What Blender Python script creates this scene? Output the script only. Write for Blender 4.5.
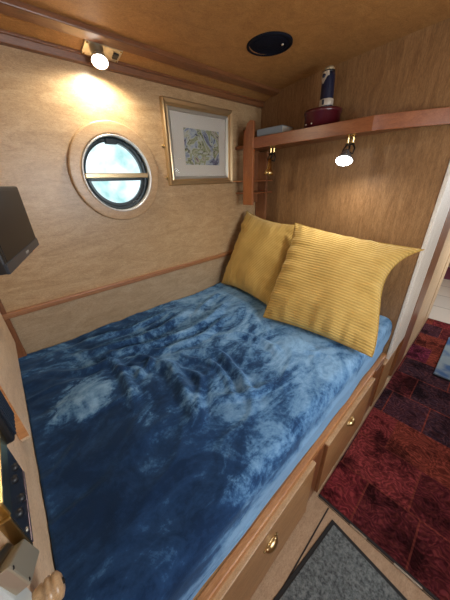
import bpy, bmesh, math, random
from mathutils import Vector, Matrix, noise
random.seed(4)
for o in list(bpy.data.objects): bpy.data.objects.remove(o)
C = bpy.context.scene.collection
V = Vector

# ------------------------------------------------------------------ camera
cam = bpy.data.objects.new('camera', bpy.data.cameras.new('camera'))
C.objects.link(cam)
r_, u_, f_ = V((0.683, 0.73, -0.03)).normalized(), V((-0.301, 0.319, 0.899)), V((-0.666, 0.605, -0.438)).normalized()
u_ = r_.cross(f_).normalized(); r_ = f_.cross(u_).normalized()
m = Matrix((r_, u_, -f_)).transposed().to_4x4()
m.translation = (0, 0, 1.5)
cam.matrix_world = m
cam.data.sensor_fit = 'HORIZONTAL'; cam.data.sensor_width = 36; cam.data.lens = 19.497
cam.data.clip_start = 0.01
bpy.context.scene.camera = cam

# ------------------------------------------------------------------ colour management
vs = bpy.context.scene.view_settings
vs.view_transform = 'Standard'; vs.look = 'None'; vs.gamma = 1; vs.exposure = 0.28
vs.use_curve_mapping = False

# ------------------------------------------------------------------ world: bright overcast outside
w = bpy.data.worlds.new('world'); bpy.context.scene.world = w; w.use_nodes = True
nt = w.node_tree; nt.nodes.clear()
out = nt.nodes.new('ShaderNodeOutputWorld'); bg = nt.nodes.new('ShaderNodeBackground')
tc = nt.nodes.new('ShaderNodeTexCoord'); nz = nt.nodes.new('ShaderNodeTexNoise'); cr = nt.nodes.new('ShaderNodeValToRGB')
nz.inputs['Scale'].default_value = 9; nz.inputs['Detail'].default_value = 4
cr.color_ramp.elements[0].position = 0.36; cr.color_ramp.elements[0].color = (0.16, 0.42, 0.40, 1)
cr.color_ramp.elements[1].position = 0.56; cr.color_ramp.elements[1].color = (0.80, 0.93, 1.0, 1)
nt.links.new(tc.outputs['Generated'], nz.inputs['Vector']); nt.links.new(nz.outputs['Fac'], cr.inputs['Fac'])
nt.links.new(cr.outputs['Color'], bg.inputs['Color']); bg.inputs['Strength'].default_value = 1.4
nt.links.new(bg.outputs[0], out.inputs[0])

# ------------------------------------------------------------------ unseen area lights added as daylight: two at made-up window openings, one astern
def area(name, loc, target, sx, sy, power, col):
    l = bpy.data.lights.new(name, 'AREA'); l.shape = 'RECTANGLE'; l.size = sx; l.size_y = sy
    l.energy = power; l.color = col
    o = bpy.data.objects.new(name, l); C.objects.link(o); o.location = loc
    o.rotation_euler = (V(target) - V(loc)).to_track_quat('-Z', 'Y').to_euler()
    return o
area('added_daylight_side', (0.86, 0.75, 1.42), (0.0, 0.75, 1.1), 0.95, 0.55, 17, (0.93, 0.96, 1.0))
area('added_daylight_kitchen', (0.86, 3.5, 1.42), (0.0, 3.5, 0.6), 1.1, 0.6, 24, (0.93, 0.96, 1.0))
area('added_fill_stern', (0.25, -1.55, 1.5), (-0.3, 0.6, 0.9), 0.7, 0.9, 9, (0.95, 0.96, 1.0))  # added fill just inside the stern wall, which has no hatch

# ------------------------------------------------------------------ helpers
def tag(o, label=None, cat=None, group=None, kind=None):
    if label: o['label'] = label
    if cat: o['category'] = cat
    if group: o['group'] = group
    if kind: o['kind'] = kind
    return o
def thing(name, loc, label, cat, group=None):
    o = bpy.data.objects.new(name, None); C.objects.link(o); o.location = loc; o.empty_display_size = 0.05
    return tag(o, label, cat, group)

class MB:
    """collects shapes in world coordinates into one mesh"""
    def __init__(s): s.bm = bmesh.new()
    def xf(s, vs, M):
        if M is not None:
            for v in vs: v.co = M @ v.co
    def box(s, lo, hi, bev=0.0, M=None, seg=2):
        b = bmesh.new(); bmesh.ops.create_cube(b, size=1)
        lo, hi = V(lo), V(hi); c = (lo + hi) / 2; d = hi - lo
        for v in b.verts: v.co = V((v.co.x * d.x, v.co.y * d.y, v.co.z * d.z)) + c
        if bev > 0: bmesh.ops.bevel(b, geom=list(b.edges), offset=bev, segments=seg, affect='EDGES', profile=0.5)
        return s.merge(b, M)
    def merge(s, b, M=None):
        if M is not None: b.transform(M)
        mp = {}
        for v in b.verts: mp[v] = s.bm.verts.new(v.co)
        for f in b.faces:
            try:
                nf = s.bm.faces.new([mp[v] for v in f.verts]); nf.smooth = f.smooth
            except ValueError: pass
        b.free(); return s
    def prism(s, poly, a, b_, bev=0.0, M=None, seg=2):
        """poly: list of 2D points in local XY, extruded from z=a to z=b_"""
        b = bmesh.new()
        lo = [b.verts.new((p[0], p[1], a)) for p in poly]; hi = [b.verts.new((p[0], p[1], b_)) for p in poly]
        n = len(poly)
        b.faces.new(lo[::-1]); b.faces.new(hi)
        for i in range(n): b.faces.new((lo[i], lo[(i+1) % n], hi[(i+1) % n], hi[i]))
        bmesh.ops.recalc_face_normals(b, faces=b.faces)
        if bev > 0: bmesh.ops.bevel(b, geom=list(b.edges), offset=bev, segments=seg, affect='EDGES', profile=0.5)
        return s.merge(b, M)
    def lathe(s, prof, M=None, n=40, smooth=True, close=False):
        """prof: list of (r, z) revolved round local Z"""
        b = bmesh.new(); rings = []
        for (r, z) in prof:
            if r < 1e-6: rings.append([b.verts.new((0, 0, z))])
            else: rings.append([b.verts.new((r*math.cos(2*math.pi*k/n), r*math.sin(2*math.pi*k/n), z)) for k in range(n)])
        prs = list(zip(rings, rings[1:]))
        if close: prs.append((rings[-1], rings[0]))
        for A, B in prs:
            for k in range(n):
                k2 = (k+1) % n
                if len(A) == 1 and len(B) == 1: continue
                if len(A) == 1: f = b.faces.new((A[0], B[k], B[k2]))
                elif len(B) == 1: f = b.faces.new((A[k], A[k2], B[0]))
                else: f = b.faces.new((A[k], A[k2], B[k2], B[k]))
                f.smooth = smooth
        bmesh.ops.recalc_face_normals(b, faces=b.faces)
        return s.merge(b, M)
    def tube(s, pts, r, n=10, M=None):
        b = bmesh.new(); rings = []; pts = [V(p) for p in pts]
        for i, p in enumerate(pts):
            t = (pts[min(i+1, len(pts)-1)] - pts[max(i-1, 0)]).normalized()
            a = t.orthogonal().normalized() if i == 0 else (a - t*(a.dot(t))).normalized()
            c = t.cross(a); rr = r[i] if isinstance(r, (list, tuple)) else r
            rings.append([b.verts.new(p + a*rr*math.cos(2*math.pi*k/n) + c*rr*math.sin(2*math.pi*k/n)) for k in range(n)])
        for A, B in zip(rings, rings[1:]):
            for k in range(n):
                f = b.faces.new((A[k], A[(k+1) % n], B[(k+1) % n], B[k])); f.smooth = True
        b.faces.new(rings[0][::-1]); b.faces.new(rings[-1])
        bmesh.ops.recalc_face_normals(b, faces=b.faces)
        return s.merge(b, M)
    def build(s, name, mat, parent=None, kind=None):
        if parent is not None: org = parent.matrix_basis.translation.copy()
        else:
            xs = [v.co for v in s.bm.verts]
            org = V(((min(c.x for c in xs)+max(c.x for c in xs))/2, (min(c.y for c in xs)+max(c.y for c in xs))/2, min(c.z for c in xs)))
        wp = V((0, 0, 0)); p = parent
        while p is not None: wp += p.location; p = p.parent
        if parent is not None: org = wp
        for v in s.bm.verts: v.co -= org
        me = bpy.data.meshes.new(name); s.bm.to_mesh(me); s.bm.free()
        o = bpy.data.objects.new(name, me); C.objects.link(o); me.materials.append(mat)
        if parent is not None: o.parent = parent
        else: o.location = org
        if kind: o['kind'] = kind
        return o

# ------------------------------------------------------------------ materials
def mat(name, col=(0.5, 0.5, 0.5), rough=0.5, metal=0.0, **kw):
    m = bpy.data.materials.new(name); m.use_nodes = True
    b = m.node_tree.nodes['Principled BSDF']
    b.inputs['Base Color'].default_value = (*col, 1); b.inputs['Roughness'].default_value = rough; b.inputs['Metallic'].default_value = metal
    for k, v in kw.items(): b.inputs[k.replace('_', ' ')].default_value = v
    return m
def N(m, t, **kw):
    n = m.node_tree.nodes.new(t)
    for k, v in kw.items():
        if k in [i.name for i in n.inputs]: n.inputs[k].default_value = v
        else: setattr(n, k, v)
    return n
def L(m, a, b): m.node_tree.links.new(a, b)
def ramp(m, stops):
    n = m.node_tree.nodes.new('ShaderNodeValToRGB'); e = n.color_ramp.elements
    while len(e) > 1: e.remove(e[0])
    e[0].position = stops[0][0]; e[0].color = (*stops[0][1], 1)
    for p, c in stops[1:]:
        x = e.new(p); x.color = (*c, 1)
    return n
def bsdf(m): return m.node_tree.nodes['Principled BSDF']

def wood(name, c1, c2, c3, stretch=(1, 1, 1), scale=3.0, rough=0.42, fleck=0.35, bump=0.05, coat=0.0, fine=1.0):
    """stretch: small value along the grain axis"""
    m = mat(name, c1, rough)
    if coat: bsdf(m).inputs['Coat Weight'].default_value = coat; bsdf(m).inputs['Coat Roughness'].default_value = 0.3
    tcn = N(m, 'ShaderNodeTexCoord'); mp = N(m, 'ShaderNodeMapping', Scale=stretch)
    L(m, tcn.outputs['Object'], mp.inputs['Vector'])
    n1 = N(m, 'ShaderNodeTexNoise', Scale=scale, Detail=6.0, Roughness=0.68, Distortion=1.6)
    n2 = N(m, 'ShaderNodeTexNoise', Scale=scale*11, Detail=5.0, Roughness=0.75)
    n3 = N(m, 'ShaderNodeTexNoise', Scale=scale*34, Detail=3.0, Roughness=0.7)
    for n in (n1, n2, n3): L(m, mp.outputs[0], n.inputs['Vector'])
    mx = N(m, 'ShaderNodeMath', operation='MULTIPLY_ADD'); mx.inputs[1].default_value = fleck
    L(m, n2.outputs['Fac'], mx.inputs[0])
    sc = N(m, 'ShaderNodeMath', operation='MULTIPLY'); sc.inputs[1].default_value = 1 - fleck
    L(m, n1.outputs['Fac'], sc.inputs[0]); L(m, sc.outputs[0], mx.inputs[2])
    rp = ramp(m, [(0.36, c3), (0.5, c1), (0.64, c2)])
    L(m, mx.outputs[0], rp.inputs['Fac'])
    r3 = ramp(m, [(0.38, (0.66, 0.60, 0.55)), (0.50, (1, 1, 1)), (0.66, (1.12, 1.12, 1.12))]); L(m, n3.outputs['Fac'], r3.inputs['Fac'])
    ml = N(m, 'ShaderNodeMix', data_type='RGBA', blend_type='MULTIPLY'); ml.inputs[0].default_value = 0.6*fine
    L(m, rp.outputs['Color'], ml.inputs[6]); L(m, r3.outputs['Color'], ml.inputs[7]); L(m, ml.outputs[2], bsdf(m).inputs['Base Color'])
    bp = N(m, 'ShaderNodeBump', Strength=bump, Distance=0.004); L(m, n2.outputs['Fac'], bp.inputs['Height']); L(m, bp.outputs[0], bsdf(m).inputs['Normal'])
    return m

OAK = wood('oak_veneer_hull', (0.50, 0.33, 0.17), (0.60, 0.42, 0.24), (0.38, 0.235, 0.11), (3, 1.1, 4), 4.5, 0.38, 0.45, 0.04, 0.2)
OAK_LOW = wood('oak_veneer_lower', (0.45, 0.32, 0.19), (0.52, 0.385, 0.245), (0.36, 0.25, 0.14), (3, 1.1, 4), 4.5, 0.42, 0.45, 0.04)
BULK = wood('oak_veneer_bulkhead', (0.285, 0.150, 0.060), (0.39, 0.225, 0.10), (0.175, 0.086, 0.034), (5, 5, 0.8), 4.2, 0.40, 0.5, 0.06, 0.2)
CEIL = wood('oak_veneer_ceiling', (0.44, 0.215, 0.065), (0.54, 0.285, 0.095), (0.34, 0.155, 0.045), (3, 1.6, 3), 5.0, 0.55, 0.5, 0.04)
DARK = wood('stained_hardwood_trim', (0.22, 0.085, 0.032), (0.30, 0.125, 0.05), (0.15, 0.055, 0.022), (9, 0.8, 9), 3, 0.38, 0.4, 0.05, 0.3)
DARKV = wood('stained_hardwood_upright', (0.25, 0.095, 0.035), (0.33, 0.14, 0.055), (0.17, 0.06, 0.024), (9, 9, 0.8), 3, 0.38, 0.4, 0.05, 0.3)
CHERRY = wood('varnished_shelf_wood', (0.26, 0.080, 0.024), (0.34, 0.120, 0.040), (0.18, 0.052, 0.016), (0.8, 8, 8), 3, 0.32, 0.4, 0.05, 0.4)
CHERRYV = wood('varnished_upright_wood', (0.33, 0.110, 0.034), (0.42, 0.160, 0.054), (0.24, 0.075, 0.022), (8, 8, 0.8), 3, 0.32, 0.4, 0.05, 0.4)
RAIL = wood('oak_rail', (0.52, 0.225, 0.08), (0.62, 0.31, 0.125), (0.40, 0.155, 0.052), (8, 0.7, 8), 3, 0.38, 0.4, 0.05, 0.3)
DRAWER = wood('oak_drawer_front', (0.42, 0.215, 0.085), (0.52, 0.30, 0.13), (0.31, 0.15, 0.055), (5, 0.9, 6), 3, 0.42, 0.5, 0.05, 0.2)
PLANK = wood('floor_ply', (0.46, 0.31, 0.19), (0.55, 0.39, 0.25), (0.37, 0.24, 0.14), (4, 1, 4), 3, 0.5, 0.5, 0.04)
LINER = wood('porthole_liner_wood', (0.52, 0.34, 0.185), (0.60, 0.42, 0.24), (0.44, 0.275, 0.135), (3, 1.2, 5), 4, 0.36, 0.4, 0.03, 0.3)
PALE = wood('pale_post_wood', (0.74, 0.68, 0.58), (0.80, 0.75, 0.66), (0.66, 0.58, 0.48), (6, 6, 0.7), 3, 0.45, 0.4, 0.03)
PALEPANEL = wood('pale_panel_wood', (0.66, 0.47, 0.28), (0.74, 0.56, 0.36), (0.56, 0.38, 0.21), (6, 6, 0.7), 3, 0.45, 0.4, 0.03)
FOOTW = wood('foot_partition_veneer', (0.72, 0.52, 0.34), (0.80, 0.60, 0.41), (0.62, 0.43, 0.27), (1.2, 4, 4), 3, 0.45, 0.4, 0.03)
WHITE = mat('off_white_paint', (0.55, 0.58, 0.56), 0.5)
BRASS = mat('polished_brass', (0.83, 0.62, 0.27), 0.22, 1.0)
AGED = mat('aged_brass', (0.42, 0.30, 0.14), 0.33, 1.0)
NICKEL = mat('satin_nickel', (0.62, 0.58, 0.50), 0.35, 1.0)
SATIN_GOLD = mat('champagne_gilt', (0.62, 0.47, 0.27), 0.30, 0.8)
BLACK = mat('black_plastic', (0.012, 0.012, 0.014), 0.4)
BLACKMET = mat('black_metal_bracket', (0.02, 0.017, 0.015), 0.35, 0.6)
DARKFRAME = mat('dark_window_frame', (0.035, 0.05, 0.06), 0.35, 0.3)
ALU = mat('pale_aluminium_ring', (0.75, 0.72, 0.68), 0.35, 0.6)
GLASS = mat('clear_glass', (1, 1, 1), 0.02, 0, Transmission_Weight=1.0, IOR=1.02)

# ------------------------------------------------------------------ geometry of the room
XH = -1.5255; LT = math.tan(0.0219)                  # hull side leans inward at the top
def H(z): return XH + (z - 0.5) * LT
def ceil_z(x): return 2.085 - 0.022 * (x + 0.40) ** 2 / 0.9
YB0, YB1 = 1.80, 1.655                                # bulkhead at hull, at aisle
def YB(x): return YB0 + (x + 1.50) / 1.28 * (YB1 - YB0)
X_AISLE = -0.217

# hull side wall with a round opening
def wall_hole(name, cy, cz, R, material, z0, z1, y0, y1, th, holes=True):
    b = bmesh.new(); n = 72
    def P(y, z, off): return V((H(z) - off, y, z))
    def ring(off):
        c = [b.verts.new(P(cy + R*math.cos(2*math.pi*k/n), cz + R*math.sin(2*math.pi*k/n), off)) for k in range(n)]
        q = []
        for k in range(n):
            a = 2*math.pi*k/n; ca, sa = math.cos(a), math.sin(a); t = 1e9
            if ca > 1e-9: t = min(t, (y1-cy)/ca)
            if ca < -1e-9: t = min(t, (y0-cy)/ca)
            if sa > 1e-9: t = min(t, (z1-cz)/sa)
            if sa < -1e-9: t = min(t, (z0-cz)/sa)
            q.append(b.verts.new(P(cy+t*ca, cz+t*sa, off)))
        for k in range(n): b.faces.new((c[k], q[k], q[(k+1) % n], c[(k+1) % n]))
        corners = [(y1, z1), (y0, z1), (y0, z0), (y1, z0)]
        for (yy, zz) in corners:
            best = None
            for k in range(n):
                A, B = q[k].co, q[(k+1) % n].co
                if abs(A.y-yy) < 1e-4 and abs(B.z-zz) < 1e-4 or abs(B.y-yy) < 1e-4 and abs(A.z-zz) < 1e-4:
                    if (A-P(yy, zz, off)).length > 1e-4 and (B-P(yy, zz, off)).length > 1e-4:
                        v = b.verts.new(P(yy, zz, off)); b.faces.new((q[k], v, q[(k+1) % n])); break
        return c
    A = ring(0); B = ring(th)
    for k in range(n): b.faces.new((A[k], A[(k+1) % n], B[(k+1) % n], B[k]))
    bmesh.ops.recalc_face_normals(b, faces=b.faces)
    return MB().merge(b).build(name, material, None, 'structure')
PY, PZ, PR = 0.602, 1.548, 0.185
wall_hole('wall_port', PY, PZ, PR, OAK, 0.945, 2.12, -0.2, 1.95, 0.05)
b = MB(); b.prism([(H(0)-0.05, 0), (H(0.0), 0), (H(0.94), 0.945), (H(0.94)-0.05, 0.945)], -1.95, 0.2, M=Matrix(((1,0,0,0),(0,0,-1,0),(0,1,0,0),(0,0,0,1))))
b.build('wall_port_lower', OAK_LOW, None, 'structure')
# gunwale ledge trim
b = MB(); b.box((H(0.92)-0.004, -0.13, 0.922), (H(0.92)+0.022, 1.81, 0.952), 0.006)
b.build('trim_1', wood('gunwale_trim_wood', (0.34, 0.145, 0.06), (0.44, 0.21, 0.09), (0.26, 0.10, 0.04), (8, 0.8, 8), 3, 0.35, 0.4, 0.05, 0.3), None, 'structure')

# bulkhead at the head of the bed
def slab(pts, z0, z1f, name, material, th=0.03):
    """vertical slab following bulkhead line, top follows ceiling"""
    b = bmesh.new(); n = 24; cols = []
    (xa, ya), (xb, yb) = pts
    d = V((xb-xa, yb-ya, 0)).normalized(); nn = V((-d.y, d.x, 0))
    for i in range(n+1):
        t = i/n; x = xa+(xb-xa)*t; y = ya+(yb-ya)*t; zt = z1f(x)
        cols.append([b.verts.new((x, y, z0)), b.verts.new((x, y, zt)), b.verts.new((x+nn.x*th, y+nn.y*th, zt)), b.verts.new((x+nn.x*th, y+nn.y*th, z0))])
    for A, B in zip(cols, cols[1:]):
        for k in range(4): b.faces.new((A[k], A[(k+1) % 4], B[(k+1) % 4], B[k]))
    b.faces.new(cols[0]); b.faces.new(cols[-1][::-1])
    bmesh.ops.recalc_face_normals(b, faces=b.faces)
    return MB().merge(b).build(name, material, None, 'structure')
slab([(-1.56, YB(-1.56)), (-0.237, YB(-0.237))], 0.0, lambda x: ceil_z(x)+0.02, 'wall_head_bulkhead', BULK)

# ceiling, with the sloping cove panel at the hull
b = bmesh.new(); rows = []
for i in range(33):
    x = -1.375 + i/32*(0.80+1.375)
    rows.append([b.verts.new((x, y, ceil_z(x) + dz)) for y, dz in ((-1.7, 0), (5.9, 0), (5.9, 0.04), (-1.7, 0.04))])
for A, B in zip(rows, rows[1:]):
    for k in range(4): b.faces.new((A[k], A[(k+1) % 4], B[(k+1) % 4], B[k]))
b.faces.new(rows[0]); b.faces.new(rows[-1][::-1]); bmesh.ops.recalc_face_normals(b, faces=b.faces)
MB().merge(b).build('ceiling', CEIL, None, 'structure')
MY = Matrix(((1,0,0,0),(0,0,-1,0),(0,1,0,0),(0,0,0,1)))          # prism XY -> XZ, extrude along -Y
b = MB(); b.prism([(-1.53, 2.012), (-1.36, 2.052), (-1.36, 2.10), (-1.53, 2.10)], -1.83, 1.7, M=MY)
b.build('ceiling_cove', CEIL, None, 'structure')
b = MB(); b.prism([(-1.375, 2.037), (-1.318, 2.045), (-1.318, 2.075), (-1.375, 2.075)], -1.80, 1.7, 0.004, M=MY)
b.build('trim_2', DARK, None, 'structure')
b = MB(); b.prism([(H(1.99)-0.003, 1.992), (H(1.99)+0.020, 1.994), (H(1.99)+0.026, 2.03), (H(1.99)-0.003, 2.03)], -1.80, 0.2, 0.003, M=MY)
b.prism([(H(1.99)-0.003, 2.016), (H(1.99)+0.034, 2.02), (H(1.99)+0.034, 2.035), (H(1.99)-0.003, 2.035)], -1.80, 0.2, 0.002, M=MY)
b.build('trim_3', DARK, None, 'structure')
# corner batten below the shelf and cornice on the bulkhead
b = MB(); b.box((-1.505, 1.765, 0.95), (-1.395, 1.80, 1.70), 0.003); b.build('trim_4', DARKV, None, 'structure')

# floor
b = MB(); b.box((-1.56, -1.7, -0.05), (0.80, 3.37, -0.006)); b.build('floor', PLANK, None, 'structure')
TILE = mat('cream_floor_tiles', (0.62, 0.58, 0.52), 0.3)
tcn = N(TILE, 'ShaderNodeTexCoord'); bk = N(TILE, 'ShaderNodeTexBrick', Scale=1.0); bk.offset = 0.0
bk.inputs['Brick Width'].default_value = 0.42; bk.inputs['Row Height'].default_value = 0.42; bk.inputs['Mortar Size'].default_value = 0.006
bk.inputs['Color1'].default_value = (0.66, 0.61, 0.54, 1); bk.inputs['Color2'].default_value = (0.60, 0.57, 0.52, 1); bk.inputs['Mortar'].default_value = (0.2, 0.18, 0.16, 1)
L(TILE, tcn.outputs['Object'], bk.inputs['Vector']); L(TILE, bk.outputs['Color'], bsdf(TILE).inputs['Base Color'])
b = MB(); b.box((-1.56, 3.37, -0.05), (0.80, 5.9, -0.001)); b.build('floor_kitchen', TILE, None, 'structure')

# other side of the boat, with two unseen window openings added to let light in
def wall_rect_holes(name, x0, x1, y0, y1, z0, z1, wins, material):
    b = MB(); ys = y0
    for (a, c, za, zb) in wins:
        b.box((x0, ys, z0), (x1, a, z1)); b.box((x0, a, z0), (x1, c, za)); b.box((x0, a, zb), (x1, c, z1)); ys = c
    b.box((x0, ys, z0), (x1, y1, z1)); return b.build(name, material, None, 'structure')
wall_rect_holes('wall_starboard', 0.75, 0.80, -1.7, 5.9, -0.05, 2.1, [(0.28, 1.22, 1.15, 1.70), (2.95, 4.05, 1.12, 1.72)], OAK)
b = MB(); b.box((-1.56, -1.75, -0.05), (0.80, -1.70, 2.1)); b.build('wall_stern', OAK, None, 'structure')
b = MB(); b.box((-1.56, 5.9, -0.05), (0.80, 5.95, 2.1)); b.build('wall_bow', OAK, None, 'structure')
b = MB(); b.box((-1.60, -1.7, -0.05), (-1.555, -0.19, 2.1)); b.build('wall_port_stern', OAK, None, 'structure')
b = MB(); b.box((-0.75, 3.40, -0.05), (-0.70, 5.9, 2.1)); b.build('wall_kitchen', PALEPANEL, None, 'structure')

# corridor side beyond the bulkhead: pale post, dark trim, pale panel
b = MB(); b.box((-0.236, 1.652, 0.395), (-0.217, 2.03, 2.083), 0.004); b.build('trim_5', PALE, None, 'structure')
b = MB(); b.box((-0.262, 2.03, 0.0), (-0.214, 2.36, 2.083), 0.004); b.build('trim_6', DARKV, None, 'structure')
b = MB(); b.box((-0.262, 2.36, 0.0), (-0.217, 3.34, 2.083), 0.004); b.build('wall_corridor', PALEPANEL, None, 'structure')
b = MB(); b.box((-0.262, 3.10, 0.0), (-0.211, 3.40, 2.083), 0.004); b.build('trim_7', PALEPANEL, None, 'structure')
b = MB(); b.box((-0.75, 3.36, 0.0), (-0.262, 3.40, 2.083)); b.build('wall_wardrobe_side', PALEPANEL, None, 'structure')

# ------------------------------------------------------------------ foot partition (leans 1.6 degrees off square)
FO = V((-1.52, -0.12, 0)); FU = V((1.1, -0.03, 0)).normalized(); FN = V((-FU.y, FU.x, 0))
MF = Matrix(((FU.x, FN.x, 0, FO.x), (FU.y, FN.y, 0, FO.y), (0, 0, 1, 0), (0, 0, 0, 1)))      # local (s, out, z)
b = MB(); b.box((-0.02, -0.03, 0.0), (1.165, 0.0, 2.06), 0.0, MF); b.build('wall_foot_partition', FOOTW, None, 'structure')
b = MB(); b.box((1.165, -0.034, 0.0), (1.205, 0.003, 2.06), 0.003, MF); b.build('trim_8', WHITE, None, 'structure')
b = MB(); b.box((0.004, 0.0, 0.692), (0.022, 0.042, 2.00), 0.004, MF); b.build('trim_9', DARKV, None, 'structure')
# ------------------------------------------------------------------ window 1: the porthole
MP = Matrix(((0, LT, 1, 0), (1, 0, 0, 0), (0, 1, -LT, 0), (0, 0, 0, 1)))                       # local (y, z, outward into room)
def MPt(cy, cz): 
    M = MP.copy(); M.translation = V((H(cz), cy, cz)); return M
win = thing('window_1', (H(PZ), PY, PZ), None, None); win['kind'] = 'structure'
M = MPt(PY-0.002, 1.553)
b = MB(); b.lathe([(0.184, -0.03), (0.184, 0.018), (0.185, 0.021), (0.188, 0.022), (0.192, 0.0222), (0.232, 0.0222), (0.236, 0.0215), (0.239, 0.019), (0.240, 0.015), (0.240, 0.004), (0.240, 0.0), (0.235, -0.002)], M, 96)
b.build('wood_liner', LINER, win)
M = MPt(PY, PZ)
b = MB(); b.lathe([(0.178, -0.02), (0.178, 0.022), (0.180, 0.026), (0.186, 0.0255), (0.186, -0.02)], M, 96, close=True); b.build('liner_ring', ALU, win)
b = MB(); b.lathe([(0.157, -0.050), (0.157, -0.016), (0.163, -0.012), (0.182, -0.012), (0.182, -0.050)], M, 96, close=True)
for k in range(8):
    a = 2*math.pi*(k+0.5)/8
    b.lathe([(0, -0.008), (0.006, -0.009), (0.006, -0.014)], M @ Matrix.Translation((0.169*math.cos(a), 0.169*math.sin(a), 0)), 12)
b.box((-0.03, 0.145, -0.03), (0.03, 0.172, -0.006), 0.004, M)
b.build('window_frame', DARKFRAME, win)
b = MB(); b.box((-0.172, -0.014, -0.030), (0.172, 0.010, 0.012), 0.004, M); b.build('glazing_bar', SATIN_GOLD, win)
# inner hopper frame of the lower half
b = bmesh.new()
def arc(R, z, a0=math.pi+0.10, a1=2*math.pi-0.10, n=40): return [(R*math.cos(a0+(a1-a0)*k/n), R*math.sin(a0+(a1-a0)*k/n), z) for k in range(n+1)]
A = [b.verts.new(p) for p in arc(0.160, -0.018)]; B = [b.verts.new(p) for p in arc(0.144, -0.018)]
A2 = [b.verts.new(p) for p in arc(0.160, -0.034)]; B2 = [b.verts.new(p) for p in arc(0.144, -0.034)]
for k in range(40):
    b.faces.new((A[k], A[k+1], B[k+1], B[k])); b.faces.new((B[k], B[k+1], B2[k+1], B2[k])); b.faces.new((A[k], A[k+1], A2[k+1], A2[k])); b.faces.new((A2[k], A2[k+1], B2[k+1], B2[k]))
bmesh.ops.recalc_face_normals(b, faces=b.faces)
mb = MB(); mb.merge(b, M); mb.box((-0.158, -0.028, -0.034), (0.158, -0.014, -0.018), 0.002, M); mb.build('hopper_frame', DARKFRAME, win)
b = MB(); b.lathe([(0, -0.040), (0.160, -0.040), (0.160, -0.044), (0, -0.044)], M, 64, smooth=False); b.build('window_pane', GLASS, win)

# ------------------------------------------------------------------ framed picture
pic = thing('framed_picture', (H(1.485), 1.185, 1.485), 'gilt framed watercolour print with cream mount hanging on the hull wall beside the porthole', 'picture')
y0, y1, z0, z1 = 0.912, 1.462, 1.485, 1.934
M = MPt(0, 0); M.translation = V((0, 0, 0))
def PW(y, z, h): return V((H(z) + h, y, z))
def frame(y0, y1, z0, z1, prof, b, gap=False):
    """mitred frame: prof = list of (inset, height)"""
    bm2 = bmesh.new(); rings = []
    for ins, h in prof:
        rings.append([bm2.verts.new(PW(y, z, h)) for y, z in ((y0+ins, z0+ins), (y1-ins, z0+ins), (y1-ins, z1-ins), (y0+ins, z1-ins))])
    for A, B in zip(rings, rings[1:]):
        for k in range(4): bm2.faces.new((A[k], A[(k+1) % 4], B[(k+1) % 4], B[k]))
    bmesh.ops.recalc_face_normals(bm2, faces=bm2.faces); b.merge(bm2)
FR = mat('gilt_frame', (0.55, 0.40, 0.22), 0.32, 0.75)
b = MB(); frame(y0, y1, z0, z1, [(0, 0.001), (0, 0.026), (0.006, 0.032), (0.022, 0.026), (0.030, 0.014), (0.036, 0.016)], b); b.build('frame', FR, pic)
b = MB(); frame(y0+0.036, y1-0.036, z0+0.036, z1-0.036, [(0, 0.016), (0.004, 0.020), (0.016, 0.012), (0.018, 0.006)], b)
b.build('frame_slip', mat('silver_grey_slip', (0.42, 0.40, 0.34), 0.4, 0.4), pic)
def flat(y0, y1, z0, z1, h, th=0.002):
    b = MB(); bb = bmesh.new()
    q = [bb.verts.new(PW(y, z, hh)) for hh in (h-th, h) for y, z in ((y0, z0), (y1, z0), (y1, z1), (y0, z1))]
    for f in ((0,1,2,3), (4,5,6,7), (0,1,5,4), (1,2,6,5), (2,3,7,6), (3,0,4,7)): bb.faces.new([q[i] for i in f])
    bmesh.ops.recalc_face_normals(bb, faces=bb.faces); return b.merge(bb)
flat(y0+0.05, y1-0.05, z0+0.05, z1-0.05, 0.006, 0.004).build('mount', mat('cream_mount', (0.70, 0.66, 0.58), 0.8), pic)
ART = mat('watercolour_print', (0.5, 0.5, 0.5), 0.6)
tcn = N(ART, 'ShaderNodeTexCoord'); n1 = N(ART, 'ShaderNodeTexNoise', Scale=9.0, Detail=5.0, Distortion=1.6); n2 = N(ART, 'ShaderNodeTexNoise', Scale=24.0, Detail=4.0, Distortion=2.0)
mp = N(ART, 'ShaderNodeMapping', Location=(3.1, 1.7, 0.4)); L(ART, tcn.outputs['Object'], mp.inputs['Vector'])
L(ART, mp.outputs[0], n1.inputs['Vector']); L(ART, tcn.outputs['Object'], n2.inputs['Vector'])
r1 = ramp(ART, [(0.30, (0.10, 0.09, 0.16)), (0.40, (0.22, 0.24, 0.34)), (0.46, (0.40, 0.46, 0.52)), (0.51, (0.52, 0.52, 0.42)), (0.56, (0.24, 0.28, 0.12)), (0.62, (0.50, 0.47, 0.36)), (0.72, (0.20, 0.12, 0.14))])
r2 = ramp(ART, [(0.34, (0.12, 0.12, 0.12)), (0.45, (1, 1, 1))])
mx = N(ART, 'ShaderNodeMix', data_type='RGBA', blend_type='MULTIPLY'); mx.inputs[0].default_value = 0.85
L(ART, n1.outputs['Fac'], r1.inputs['Fac']); L(ART, n2.outputs['Fac'], r2.inputs['Fac'])
L(ART, r1.outputs['Color'], mx.inputs[6]); L(ART, r2.outputs['Color'], mx.inputs[7]); L(ART, mx.outputs[2], bsdf(ART).inputs['Base Color'])
flat(1.055, 1.345, 1.605, 1.805, 0.0075, 0.002).build('print', ART, pic)
flat(y0+0.045, y1-0.045, z0+0.045, z1-0.045, 0.0105, 0.001).build('glass', mat('picture_glass', (1, 1, 1), 0.05, 0, Transmission_Weight=1.0, IOR=1.25), pic)
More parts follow.
